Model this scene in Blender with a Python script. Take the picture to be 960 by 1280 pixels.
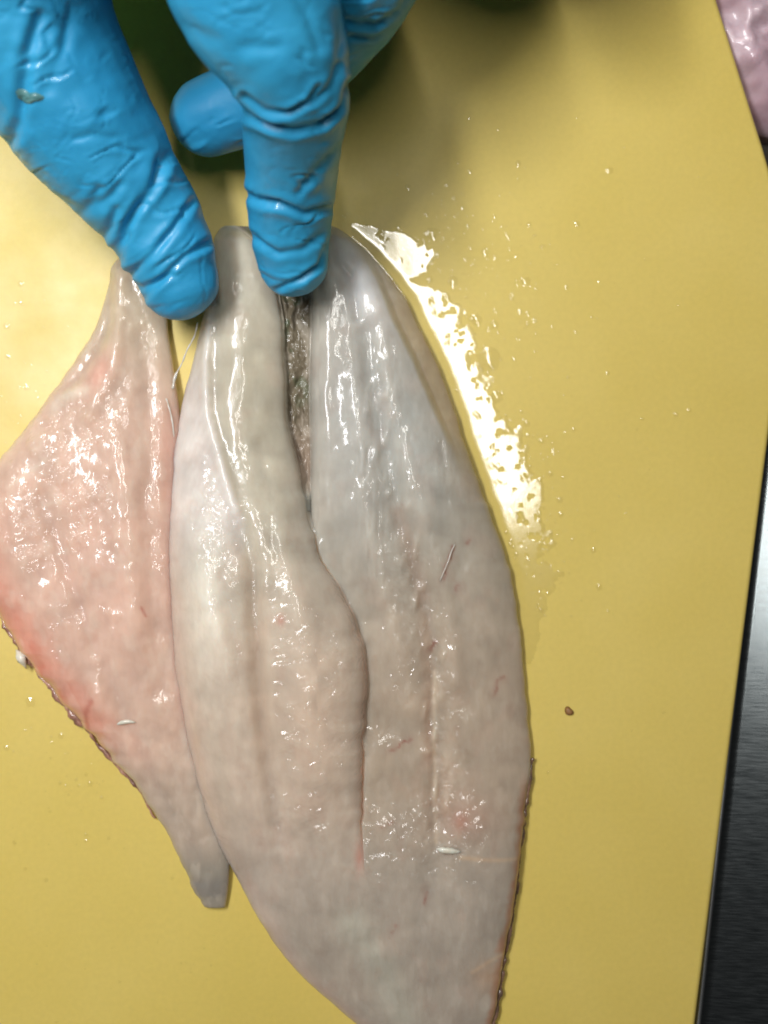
import bpy, bmesh, math, random
import numpy as np
from mathutils import Vector, Matrix

# ------------------------------------------------------------------ camera, world, lamps, exposure
for o in list(bpy.data.objects):
    bpy.data.objects.remove(o)
scene = bpy.context.scene
K = 0.00016            # metres of board per photograph pixel
H = 0.225              # camera height above the board
cam_d = bpy.data.cameras.new('camera')
cam = bpy.data.objects.new('camera', cam_d)
scene.collection.objects.link(cam)
cam.location = (0, 0, H)
cam_d.sensor_fit = 'VERTICAL'
cam_d.sensor_height = 24.0
cam_d.lens = 24.0 * H / (1280 * K)
cam_d.clip_start = 0.01
cam_d.clip_end = 20.0
cam_d.dof.use_dof = True
cam_d.dof.focus_distance = H - 0.010
cam_d.dof.aperture_fstop = 9.0
scene.camera = cam

world = bpy.data.worlds.new('World')
scene.world = world
world.use_nodes = True
bg = world.node_tree.nodes['Background']
bg.inputs['Color'].default_value = (1.0, 0.97, 0.92, 1)
bg.inputs['Strength'].default_value = 0.035


def lamp(name, mirror_px, height, length, width, power, angle, color):
    """rectangular area light whose mirror image on a flat wet board sits at mirror_px"""
    ld = bpy.data.lights.new(name, 'AREA')
    ld.shape = 'RECTANGLE'
    ld.size, ld.size_y = width, length
    ld.energy = power
    ld.color = color
    o = bpy.data.objects.new(name, ld)
    scene.collection.objects.link(o)
    f = (H + height) / H
    o.location = ((mirror_px[0] - 480) * K * f, (640 - mirror_px[1]) * K * f, height)
    d = -Vector(o.location)
    o.rotation_euler = (0, 0, angle)
    return o


lamp('tube_lamp', (565, 390), 0.85, 0.40, 0.038, 1.75, math.radians(18), (1.0, 0.98, 0.92))
lamp('tube_lamp', (85, 350), 0.44, 0.24, 0.045, 1.85, math.radians(8), (0.98, 0.985, 1.0))
lamp('fill_panel', (95, 215), 0.46, 0.14, 0.20, 0.65, 0.0, (1.0, 0.985, 0.96))  # added soft fill without a known source, brightens the upper left

vs = scene.view_settings
vs.view_transform = 'Standard'
vs.look = 'None'
vs.exposure = 0.0
vs.gamma = 1.0
vs.use_curve_mapping = False
scene.render.engine = 'CYCLES'
scene.cycles.use_denoising = True
scene.cycles.max_bounces = 8
scene.cycles.transparent_max_bounces = 12
scene.cycles.filter_width = 1.9
scene.cycles.sample_clamp_indirect = 4.0

# ------------------------------------------------------------------ helpers
rng = np.random.default_rng(7)
random.seed(5)


def P(px, py, z=0.0):
    """photograph pixel at height z -> world"""
    s = K * (H - z) / H
    return np.array([(px - 480) * s, (640 - py) * s, z])


def to_px(co):
    f = H / (H - co[:, 2]) / K
    return 480 + co[:, 0] * f, 640 - co[:, 1] * f


def sstep(a, b, x):
    t = np.clip((np.asarray(x, float) - a) / (b - a), 0, 1)
    return t * t * (3 - 2 * t)


def curve(pts, t):
    """smooth monotone-ish cubic (Catmull-Rom tangents) through (t, v) points"""
    pts = np.array(pts, float)
    x, y = pts[:, 0], pts[:, 1]
    d = np.diff(y) / np.diff(x)
    m = np.empty_like(y)
    m[0], m[-1] = d[0], d[-1]
    m[1:-1] = (d[:-1] * np.diff(x)[1:] + d[1:] * np.diff(x)[:-1]) / (x[2:] - x[:-2])
    t = np.asarray(t, float)
    i = np.clip(np.searchsorted(x, t) - 1, 0, len(x) - 2)
    h = x[i + 1] - x[i]
    s = np.clip((t - x[i]) / h, 0, 1)
    return ((1 + 2 * s) * (1 - s) ** 2 * y[i] + s * (1 - s) ** 2 * h * m[i]
            + s * s * (3 - 2 * s) * y[i + 1] + s * s * (s - 1) * h * m[i + 1])


def _hash(ix, iy, seed):
    n = (ix.astype(np.int64) * 374761393 + iy.astype(np.int64) * 668265263 + seed * 974711) & 0x7fffffff
    n = ((n ^ (n >> 13)) * 1274126177) & 0x7fffffff
    n = (n ^ (n >> 16)) & 0xffffff
    return n / float(0xffffff)


def vnoise(x, y, seed=0):
    x = np.asarray(x, float); y = np.asarray(y, float)
    ix, iy = np.floor(x), np.floor(y)
    fx, fy = x - ix, y - iy
    fx = fx ** 3 * (fx * (fx * 6 - 15) + 10); fy = fy ** 3 * (fy * (fy * 6 - 15) + 10)
    a = _hash(ix, iy, seed); b = _hash(ix + 1, iy, seed)
    c = _hash(ix, iy + 1, seed); d = _hash(ix + 1, iy + 1, seed)
    return (a * (1 - fx) + b * fx) * (1 - fy) + (c * (1 - fx) + d * fx) * fy


def fbm(x, y, seed=0, octaves=3):
    v, a, s = 0.0, 0.5, 0.0
    for k in range(octaves):
        c_, s_ = math.cos(0.65 + 1.1 * k), math.sin(0.65 + 1.1 * k)
        v = v + a * (vnoise((x * c_ - y * s_) * 2 ** k + 17.3 * k, (x * s_ + y * c_) * 2 ** k + 5.1 * k, seed + k) * 2 - 1) * 1.25
        s += a; a *= 0.5
    return v / s


def pdist(x, y, pts):
    """distance of points to a polyline"""
    best = np.full(np.shape(x), 1e9)
    for (x0, y0), (x1, y1) in zip(pts[:-1], pts[1:]):
        dx, dy = x1 - x0, y1 - y0
        t = np.clip(((x - x0) * dx + (y - y0) * dy) / (dx * dx + dy * dy), 0, 1)
        best = np.minimum(best, np.hypot(x - x0 - t * dx, y - y0 - t * dy))
    return best


def gline(x, y, pts, w):
    return np.exp(-(pdist(x, y, pts) / w) ** 2)


def blob(x, y, cx, cy, rx, ry, ang=0.0):
    c, s = math.cos(ang), math.sin(ang)
    u = (x - cx) * c + (y - cy) * s
    v = -(x - cx) * s + (y - cy) * c
    return np.exp(-((u / rx) ** 2 + (v / ry) ** 2))


def link(o, parent=None):
    scene.collection.objects.link(o)
    if parent is not None:
        o.parent = parent
    return o


def tag(o, label=None, cat=None, group=None, kind=None):
    if label: o['label'] = label
    if cat: o['category'] = cat
    if group: o['group'] = group
    if kind: o['kind'] = kind
    return o


def empty(name, loc=(0, 0, 0)):
    o = bpy.data.objects.new(name, None)
    o.location = loc
    o.empty_display_size = 0.01
    return link(o)


def mesh_obj(name, verts, faces, mat, parent=None, smooth=True, attrs=None):
    me = bpy.data.meshes.new(name)
    me.from_pydata([tuple(v) for v in verts], [], [tuple(int(i) for i in f) for f in faces])
    me.update()
    if smooth:
        me.polygons.foreach_set('use_smooth', [True] * len(me.polygons))
    for an, av in (attrs or {}).items():
        av = np.asarray(av, float)
        if av.ndim == 2:
            a = me.attributes.new(an, 'FLOAT_COLOR', 'POINT')
            c = np.ones((len(verts), 4)); c[:, :3] = av
            a.data.foreach_set('color', c.ravel())
        else:
            a = me.attributes.new(an, 'FLOAT', 'POINT')
            a.data.foreach_set('value', av)
    me.materials.append(mat)
    return link(bpy.data.objects.new(name, me), parent)


def local(o, parent):
    """keep world placement of a mesh built in world coordinates under a moved Empty"""
    o.parent = parent
    o.matrix_parent_inverse = Matrix.Translation(-Vector(parent.location))
    return o


# ------------------------------------------------------------------ materials
def new_mat(name):
    m = bpy.data.materials.new(name)
    m.use_nodes = True
    nt = m.node_tree
    nt.nodes.clear()
    out = nt.nodes.new('ShaderNodeOutputMaterial')
    return m, nt, out


def N(nt, kind, **kw):
    n = nt.nodes.new(kind)
    for k, v in kw.items():
        if k in n.inputs:
            n.inputs[k].default_value = v
        else:
            setattr(n, k, v)
    return n


def bsdf(nt, out, **kw):
    b = N(nt, 'ShaderNodeBsdfPrincipled', **kw)
    nt.links.new(b.outputs[0], out.inputs[0])
    return b


def coords(nt, scale=(1, 1, 1), rot=0.0):
    tc = N(nt, 'ShaderNodeTexCoord')
    mp = N(nt, 'ShaderNodeMapping')
    mp.inputs['Scale'].default_value = scale
    mp.inputs['Rotation'].default_value = (0, 0, rot)
    if rot: mp.vector_type = 'TEXTURE'; mp.inputs['Scale'].default_value = tuple(1 / v_ for v_ in scale)
    nt.links.new(tc.outputs['Object'], mp.inputs[0])
    return mp.outputs[0]


def noise(nt, vec, scale, detail=3.0, rough=0.55, dist=0.0):
    n = N(nt, 'ShaderNodeTexNoise', Scale=scale, Detail=detail, Roughness=rough, Distortion=dist)
    nt.links.new(vec, n.inputs['Vector'])
    return n.outputs['Fac']


def ramp(nt, fac, stops):
    r = N(nt, 'ShaderNodeValToRGB')
    el = r.color_ramp.elements
    while len(el) < len(stops): el.new(0.5)
    for e, (p, c) in zip(el, stops):
        e.position = p
        e.color = (*c, 1) if len(c) == 3 else c
    nt.links.new(fac, r.inputs[0])
    return r.outputs[0]


def math_n(nt, op, a, b):
    m = N(nt, 'ShaderNodeMath', operation=op)
    for i, v in enumerate((a, b)):
        if isinstance(v, (int, float)): m.inputs[i].default_value = v
        else: nt.links.new(v, m.inputs[i])
    return m.outputs[0]


def attr(nt, name):
    return N(nt, 'ShaderNodeAttribute', attribute_name=name)


def mixc(nt, mode, fac, a, b):
    m = N(nt, 'ShaderNodeMix', data_type='RGBA', blend_type=mode)
    for sock, v in ((m.inputs[0], fac), (m.inputs[6], a), (m.inputs[7], b)):
        if isinstance(v, (int, float)): sock.default_value = v
        elif isinstance(v, tuple): sock.default_value = (*v, 1)
        else: nt.links.new(v, sock)
    return m.outputs[2]


def bump(nt, height, strength, dist, normal=None):
    b = N(nt, 'ShaderNodeBump', Distance=dist)
    if isinstance(strength, (int, float)): b.inputs['Strength'].default_value = strength
    else: nt.links.new(strength, b.inputs['Strength'])
    nt.links.new(height, b.inputs['Height'])
    if normal is not None: nt.links.new(normal, b.inputs['Normal'])
    return b.outputs[0]


def mat_board():
    m, nt, out = new_mat('yellow_board_plastic')
    v = coords(nt)
    big = noise(nt, v, 14, 4)
    fine = noise(nt, v, 900, 3)
    col = ramp(nt, big, [(0.30, (0.695, 0.53, 0.125)), (0.55, (0.735, 0.565, 0.145)), (0.75, (0.76, 0.595, 0.170))])
    col = mixc(nt, 'MULTIPLY', 0.35, col, ramp(nt, fine, [(0.3, (0.86, 0.86, 0.84)), (0.7, (1, 1, 1))]))
    b = bsdf(nt, out, Roughness=0.42, IOR=1.49)
    b.inputs['Subsurface Weight'].default_value = 0.15
    b.inputs['Subsurface Radius'].default_value = (1.0, 0.7, 0.2)
    b.inputs['Subsurface Scale'].default_value = 0.002
    nt.links.new(col, b.inputs['Base Color'])
    rr = noise(nt, v, 60, 4)
    nt.links.new(ramp(nt, rr, [(0.3, (0.36,) * 3), (0.7, (0.52,) * 3)]), b.inputs['Roughness'])
    sv = coords(nt, (1.0, 9.0, 1.0))
    nt.links.new(bump(nt, math_n(nt, 'ADD', noise(nt, sv, 90, 3), fine), 0.15, 0.00006), b.inputs['Normal'])
    return m


def mat_flesh(name='raw_fish_flesh', sss=0.85):
    m, nt, out = new_mat(name)
    v = coords(nt)
    vl = coords(nt, (1.0, 0.28, 1.0))        # fibres along the fillet
    vt = coords(nt, (0.40, 1.1, 1.0), 0.45)  # flakes across the fillet
    col = attr(nt, 'flesh').outputs['Color']
    mott = ramp(nt, noise(nt, v, 240, 4, 0.6), [(0.30, (0.84, 0.79, 0.77)), (0.5, (1, 1, 1)), (0.75, (1.07, 1.06, 1.05))])
    col = mixc(nt, 'MULTIPLY', 0.35, col, mott)
    fib = ramp(nt, noise(nt, vl, 700, 3, 0.6), [(0.3, (0.92, 0.90, 0.90)), (0.65, (1.04, 1.04, 1.04))])
    col = mixc(nt, 'MULTIPLY', 0.55, col, fib)
    col = mixc(nt, 'MULTIPLY', 1.0, col, (1.03, 1.02, 0.94))
    b = bsdf(nt, out, Roughness=0.5, IOR=1.38)
    nt.links.new(col, b.inputs['Base Color'])
    b.inputs['Specular IOR Level'].default_value = 0.35
    nt.links.new(math_n(nt, 'MULTIPLY', attr(nt, 'soft').outputs['Fac'], sss), b.inputs['Subsurface Weight'])
    b.inputs['Subsurface Radius'].default_value = (1.0, 0.75, 0.62)
    b.inputs['Subsurface Scale'].default_value = 0.006
    b.inputs['Coat Weight'].default_value = 1.0
    b.inputs['Coat Roughness'].default_value = 0.12
    b.inputs['Coat IOR'].default_value = 1.38
    gl = attr(nt, 'grain_long').outputs['Fac']
    gt = attr(nt, 'grain_cross').outputs['Fac']
    gp = attr(nt, 'grain_pebble').outputs['Fac']
    n0 = bump(nt, noise(nt, v, 260, 3, 0.6), 0.12, 0.00025)
    def beads(vec, scale, lo, hi, dist):
        r = N(nt, 'ShaderNodeValToRGB'); r.color_ramp.interpolation = 'EASE'
        r.color_ramp.elements[0].position = lo; r.color_ramp.elements[1].position = hi
        nt.links.new(noise(nt, vec, scale, 1.5, 0.5, dist), r.inputs[0])
        return r.outputs[0]
    n1 = bump(nt, beads(vl, 460, 0.44, 0.72, 0.4), gl, 0.0009, n0)
    n2 = bump(nt, beads(vt, 500, 0.44, 0.72, 0.4), gt, 0.0020, n1)
    n3 = bump(nt, beads(v, 480, 0.48, 0.74, 0.4), gp, 0.0019, n2)
    nt.links.new(n0, b.inputs['Normal'])
    nt.links.new(n3, b.inputs['Coat Normal'])
    return m


def mat_glove():
    m, nt, out = new_mat('blue_nitrile')
    v = coords(nt)
    c = ramp(nt, noise(nt, v, 45, 4), [(0.3, (0.026, 0.31, 0.58)), (0.7, (0.042, 0.39, 0.67))])
    b = bsdf(nt, out, Roughness=0.44, IOR=1.45)
    nt.links.new(c, b.inputs['Base Color'])
    b.inputs['Subsurface Weight'].default_value = 0.1
    b.inputs['Subsurface Radius'].default_value = (0.2, 0.6, 1.0)
    b.inputs['Subsurface Scale'].default_value = 0.0015
    wet = ramp(nt, noise(nt, v, 95, 3), [(0.50, (0, 0, 0)), (0.70, (0.7, 0.7, 0.7))])
    nt.links.new(wet, b.inputs['Coat Weight'])
    b.inputs['Coat Roughness'].default_value = 0.10
    h = math_n(nt, 'ADD', math_n(nt, 'MULTIPLY', noise(nt, v, 90, 2, 0.5, 0.5), 1.0),
               math_n(nt, 'MULTIPLY', noise(nt, v, 1900, 2), 0.10))
    vo = N(nt, 'ShaderNodeTexVoronoi', feature='DISTANCE_TO_EDGE', Scale=170.0)
    wv = N(nt, 'ShaderNodeVectorMath', operation='ADD')
    nz = N(nt, 'ShaderNodeTexNoise', Scale=80.0, Detail=3.0)
    nt.links.new(v, nz.inputs['Vector'])
    sc_ = N(nt, 'ShaderNodeVectorMath', operation='SCALE'); sc_.inputs['Scale'].default_value = 0.012
    nt.links.new(nz.outputs['Color'], sc_.inputs[0]); nt.links.new(v, wv.inputs[0]); nt.links.new(sc_.outputs[0], wv.inputs[1])
    nt.links.new(wv.outputs[0], vo.inputs['Vector'])
    crk = ramp(nt, vo.outputs['Distance'], [(0.0, (0, 0, 0)), (0.22, (1, 1, 1))])
    msk = ramp(nt, noise(nt, v, 60, 2), [(0.40, (0.03, 0.03, 0.03)), (0.70, (0.45, 0.45, 0.45))])
    nb0 = bump(nt, crk, msk, 0.00012)
    nt.links.new(bump(nt, h, 0.15, 0.0005, nb0), b.inputs['Normal'])
    return m


def mat_water(name='water_film', rough=0.05, refl=0.055):
    m, nt, out = new_mat(name)
    tr = N(nt, 'ShaderNodeBsdfTransparent', Color=(1.0, 1.0, 0.99, 1))
    gl = N(nt, 'ShaderNodeBsdfGlossy', Roughness=rough)
    mx = N(nt, 'ShaderNodeMixShader')
    mx.inputs[0].default_value = refl
    v = coords(nt)
    nb = bump(nt, noise(nt, v, 250, 2), 0.08, 0.00004)
    nt.links.new(nb, gl.inputs['Normal'])
    nt.links.new(tr.outputs[0], mx.inputs[1])
    nt.links.new(gl.outputs[0], mx.inputs[2])
    nt.links.new(mx.outputs[0], out.inputs[0])
    return m


def mat_steel():
    m, nt, out = new_mat('brushed_steel')
    v = coords(nt, (1.0, 14.0, 1.0))
    n = noise(nt, v, 260, 4)
    b = bsdf(nt, out, Metallic=1.0, Roughness=0.3)
    nt.links.new(ramp(nt, n, [(0.3, (0.12, 0.138, 0.148)), (0.7, (0.19, 0.21, 0.22))]), b.inputs['Base Color'])
    nt.links.new(ramp(nt, n, [(0.3, (0.20,) * 3), (0.7, (0.27,) * 3)]), b.inputs['Roughness'])
    nt.links.new(bump(nt, n, 0.03, 0.0001), b.inputs['Normal'])
    return m


def mat_simple(name, c0, c1, scale, rough, coat=0.0, bumpd=0.0003, sss=0.0):
    m, nt, out = new_mat(name)
    v = coords(nt)
    n = noise(nt, v, scale, 5, 0.6, 0.4)
    b = bsdf(nt, out, Roughness=rough)
    nt.links.new(ramp(nt, n, [(0.32, c0), (0.68, c1)]), b.inputs['Base Color'])
    b.inputs['Coat Weight'].default_value = coat
    b.inputs['Coat Roughness'].default_value = 0.07
    if sss:
        b.inputs['Subsurface Weight'].default_value = sss
        b.inputs['Subsurface Radius'].default_value = (1, 0.6, 0.5)
        b.inputs['Subsurface Scale'].default_value = 0.002
    nt.links.new(bump(nt, n, 0.6, bumpd), b.inputs['Normal'])
    return m


M_BOARD = mat_board()
M_FLESH = mat_flesh()
M_GLOVE = mat_glove()
M_WATER = mat_water('water_film', 0.13, 0.08)
M_STEEL = mat_steel()
M_DROPS = mat_water('water_drops', 0.10, 0.07)
M_TABLE = mat_simple('dark_worktop', (0.020, 0.016, 0.010), (0.045, 0.038, 0.025), 60, 0.45)
M_SKIN = mat_simple('fish_skin', (0.075, 0.050, 0.035), (0.30, 0.17, 0.11), 500, 0.35, 0.6)
M_SKINRED = mat_simple('fish_skin_red', (0.13, 0.055, 0.04), (0.52, 0.28, 0.20), 420, 0.35, 0.6, sss=0.3)
M_MEMB = mat_simple('dark_membrane', (0.12, 0.10, 0.07), (0.40, 0.33, 0.27), 260, 0.22, 1.0, 0.0014, 0.2)
M_BONE = mat_simple('white_bone', (0.66, 0.60, 0.46), (0.80, 0.76, 0.66), 700, 0.35, 0.5, sss=0.3)
M_THREAD = mat_simple('white_sinew', (0.62, 0.55, 0.45), (0.78, 0.73, 0.66), 700, 0.3, 0.6, sss=0.3)
M_SHRED = mat_simple('grey_green_shred', (0.07, 0.21, 0.22), (0.14, 0.29, 0.28), 300, 0.45, 0.3)
M_SPECK = mat_simple('brown_speck', (0.20, 0.09, 0.03), (0.36, 0.18, 0.06), 900, 0.5)
M_OFFCUT = mat_simple('pink_offcut_flesh', (0.40, 0.23, 0.28), (0.72, 0.57, 0.62), 55, 0.45, 0.4, 0.0006, 0.5)

# ------------------------------------------------------------------ setting: worktop, board, steel, offcut
def slab(name, outline_px, z0, z1, mat, bevel, parent=None, segs=4):
    bm = bmesh.new()
    vs_ = [bm.verts.new(P(x, y, 0)[:2].tolist() + [z1]) for x, y in outline_px]
    f = bm.faces.new(vs_)
    if f.normal.z < 0: f.normal_flip()
    bm.normal_update()
    r = bmesh.ops.extrude_face_region(bm, geom=[f])
    bmesh.ops.translate(bm, vec=(0, 0, z0 - z1), verts=[g for g in r['geom'] if isinstance(g, bmesh.types.BMVert)])
    bmesh.ops.recalc_face_normals(bm, faces=bm.faces[:])
    bmesh.ops.bevel(bm, geom=[e for e in bm.edges if all(abs(v.co.z - z1) < 1e-6 for v in e.verts)],
                    offset=bevel, segments=segs, profile=0.5, affect='EDGES')
    me = bpy.data.meshes.new(name)
    bm.to_mesh(me); bm.free()
    me.polygons.foreach_set('use_smooth', [True] * len(me.polygons))
    me.set_sharp_from_angle(angle=math.radians(35))
    me.materials.append(mat)
    return link(bpy.data.objects.new(name, me), parent)


table = slab('worktop', [(-1500, -1500), (2600, -1500), (2600, 2700), (-1500, 2700)], -0.045, -0.0165, M_TABLE, 0.002)
tag(table, kind='structure')

corner = []
for i in range(9):                       # blunt rounded corner on the right
    t = i / 8
    a, b_, c = np.array([955, 184]), np.array([992, 302]), np.array([977, 424])
    corner.append(tuple((1 - t) ** 2 * a + 2 * t * (1 - t) * b_ + t * t * c))
board_outline = [(-900, -420), (765, -420)] + corner + [(842, 1504), (-900, 1700)]
board = slab('cutting_board', board_outline, -0.016, 0.0, M_BOARD, 0.0011)
tag(board, 'large yellow plastic cutting board under the raw fish', 'cutting board')

# steel pan standing beside the board: flat body with a rolled bright lip along the board's edge
pan = empty('steel_pan', (P(1100, 1000)[0], P(1100, 1000)[1], -0.016))
tag(pan, 'brushed steel tray lying beside the right edge of the yellow board', 'tray')
lip_top, lip_bot = (956, 590), (836, 1560)
def lip_pt(t, off=0.0):
    x = lip_top[0] + (lip_bot[0] - lip_top[0]) * t
    y = lip_top[1] + (lip_bot[1] - lip_top[1]) * t
    d = np.array([lip_bot[0] - lip_top[0], lip_bot[1] - lip_top[1]], float); d /= np.hypot(*d)
    n = np.array([-d[1], d[0]]) * (-1)
    return x + n[0] * off, y + n[1] * off
prof = [(0, -15.0), (0.3, -6.5), (0.9, -5.2), (2.2, -4.3), (4.5, -3.9), (7.5, -4.0), (11, -4.3), (18, -4.1), (60, -3.05), (160, -0.5), (260, 2.0), (420, 3.0), (420, -15.0)]
vv, ff = [], []
rows = np.linspace(-0.12, 1.0, 40)
for t in rows:
    for off, zz in prof:
        x, y = lip_pt(t, off * (1.0) + 6)
        p = P(x, y, 0); vv.append((p[0], p[1], zz * 0.001 + (-0.005 + 0.045 * (0.02 - p[1]) if zz > -14 else 0)))
nc = len(prof)
for r in range(len(rows) - 1):
    for c in range(nc):
        c2 = (c + 1) % nc
        ff.append((r * nc + c, (r + 1) * nc + c, (r + 1) * nc + c2, r * nc + c2))
ff.append(tuple(range(nc))); ff.append(tuple(range(len(vv) - nc, len(vv)))[::-1])
local(mesh_obj('plate', vv, ff, M_STEEL), pan)

M_RIM = mat_simple('highlight_steel_rim', (0.62, 0.64, 0.66), (0.74, 0.76, 0.78), 200, 0.3, 0.0, 0.00003)  # lighter steel: the lip's highlight is put into the colour
M_RIM.node_tree.nodes['Principled BSDF'].inputs['Metallic'].default_value = 1.0
rv, rf = [], []
for i, t in enumerate(rows):
    x, y = lip_pt(t, 8.5); p = P(x, y, 0)
    for j in range(10):
        a = 2 * math.pi * j / 10
        rv.append((p[0] + 0.0006 * math.cos(a), p[1], -0.0040 - 0.005 + 0.045 * (0.02 - p[1]) + 0.0006 * math.sin(a)))
for i in range(len(rows) - 1):
    for j in range(10):
        j2 = (j + 1) % 10
        rf.append((i * 10 + j, i * 10 + j2, (i + 1) * 10 + j2, (i + 1) * 10 + j))
rf.append(tuple(range(10))[::-1]); rf.append(tuple(range(len(rv) - 10, len(rv))))
local(mesh_obj('rim', rv, rf, M_RIM), pan)

# blurred pink offcut beyond the board's upper right edge
def lumpy(name, outline_fn, zt, zb, mat, nr, na, seed, centre, amp, parent=None):
    cx, cy = centre
    vv, ff = [], []
    for i in range(nr + 1):
        f = i / nr
        for j in range(na):
            a = 2 * math.pi * j / na
            r = outline_fn(a) * f
            x, y = cx + r * math.cos(a), cy + r * math.sin(a)
            p = P(x, y, 0)
            dome = math.sqrt(max(0, 1 - f ** 3))
            z = zb + (zt - zb) * dome + amp * float(fbm(np.array([x / 38]), np.array([y / 38]), seed)[0]) * (1 - f ** 6)
            vv.append((p[0], p[1], z))
    for i in range(nr):
        for j in range(na):
            j2 = (j + 1) % na
            if i == 0: ff.append((j, na + j, na + j2))
            else: ff.append((i * na + j, (i + 1) * na + j, (i + 1) * na + j2, i * na + j2))
    ff.append(tuple(nr * na + j for j in range(na))[::-1])
    return mesh_obj(name, vv, ff, mat, parent)

off_c = P(1010, 10)
offcut = lumpy('fish_offcut', lambda a: 150 * (1 + 0.10 * math.sin(2 * a + 0.4) + 0.06 * math.sin(3 * a + 1)), -0.0035, -0.0162,
               M_OFFCUT, 40, 96, 31, (1015, 10), 0.0032)
tag(offcut, 'pink piece of raw fish beyond the upper right edge of the board', 'fish')

# ------------------------------------------------------------------ fillets
ZR = 0.004            # reference height for laying out fillet outlines


def edge(d, w):
    t = np.clip(d / w, 0, 1)
    return np.sqrt(np.clip(1 - (1 - t) ** 2, 0, 1))


def ucol(n):
    """columns denser towards both edges"""
    u = np.linspace(0, 1, n)
    return 0.5 * u + 0.5 * (0.5 - 0.5 * np.cos(math.pi * u))


def grid_normals(X, Y, Z):
    p = np.stack([X, Y, Z], -1)
    du = np.gradient(p, axis=1); dv = np.gradient(p, axis=0)
    n = np.cross(dv, du)
    n /= np.linalg.norm(n, axis=-1, keepdims=True) + 1e-12
    return n


def strip_object(name, X, Y, Z, cols, attrs, mat, parent, normals=None, wall=None):
    """part of a px-space height grid as a closed mesh; X,Y px, Z mm"""
    x = X[:, cols]; y = Y[:, cols]; z = Z[:, cols] * 0.001
    attrs = {k: v[:, cols] for k, v in attrs.items()}
    if normals is not None: normals = normals[:, cols]
    def grow(a, const=None):          # a wall straight down where the part is cut from its neighbour
        if wall == 'both':
            e0, e1 = (a[:, :1], a[:, -1:]) if const is None else (a[:, :1] * 0 + const, a[:, -1:] * 0 + const)
            return np.concatenate([e0, a, e1], 1)
        if wall == 'right': return np.concatenate([a, a[:, -1:] if const is None else a[:, -1:] * 0 + const], 1)
        if wall == 'left': return np.concatenate([a[:, :1] if const is None else a[:, :1] * 0 + const, a], 1)
        return a
    x, y, z = grow(x), grow(y), grow(z, 0.00012)
    attrs = {k: grow(v) for k, v in attrs.items()}
    if normals is not None: normals = grow(normals)
    s = K * (H - ZR) / H
    R, C = x.shape
    vx = np.stack([(x - 480) * s, (640 - y) * s, z], -1).reshape(-1, 3)
    idx = np.arange(R * C).reshape(R, C)
    a, b, c, d = idx[:-1, :-1], idx[1:, :-1], idx[1:, 1:], idx[:-1, 1:]
    faces = np.stack([a, b, c, d], -1).reshape(-1, 4)
    under = np.stack([idx[:-1, 0], idx[:-1, -1], idx[1:, -1], idx[1:, 0]], -1)
    faces = np.concatenate([faces, under]).tolist()
    faces.append(idx[0, :].tolist()); faces.append(idx[-1, ::-1].tolist())
    at = {k: (v.reshape(-1, 3) if v.ndim == 3 else v.reshape(-1)) for k, v in attrs.items()}
    o = mesh_obj(name, vx, faces, mat, None, True, at)
    if normals is not None:
        nn = normals.reshape(-1, 3)
        o.data.normals_split_custom_set_from_vertices([tuple(v) for v in nn])
    if parent is not None:
        local(o, parent)
    return o


def lerp3(a, b, t):
    return a * (1 - t[..., None]) + np.array(b, float) * t[..., None]


def wob(y, seed, amp, scale):
    return amp * fbm(y / scale, y * 0 + seed * 3.7, seed, 3)


def curl(xc, zc, side, n=5, rx=7.0, zb=0.15):
    """columns that roll an edge under: returns list of (dx px, z factor 1..0)"""
    out = []
    for i in range(1, n + 1):
        a = math.pi / 2 * i / n
        out.append((-side * rx * (1 - math.cos(a)), math.cos(a) ** 0.8 if i < n else 0.0))
    return out


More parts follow.
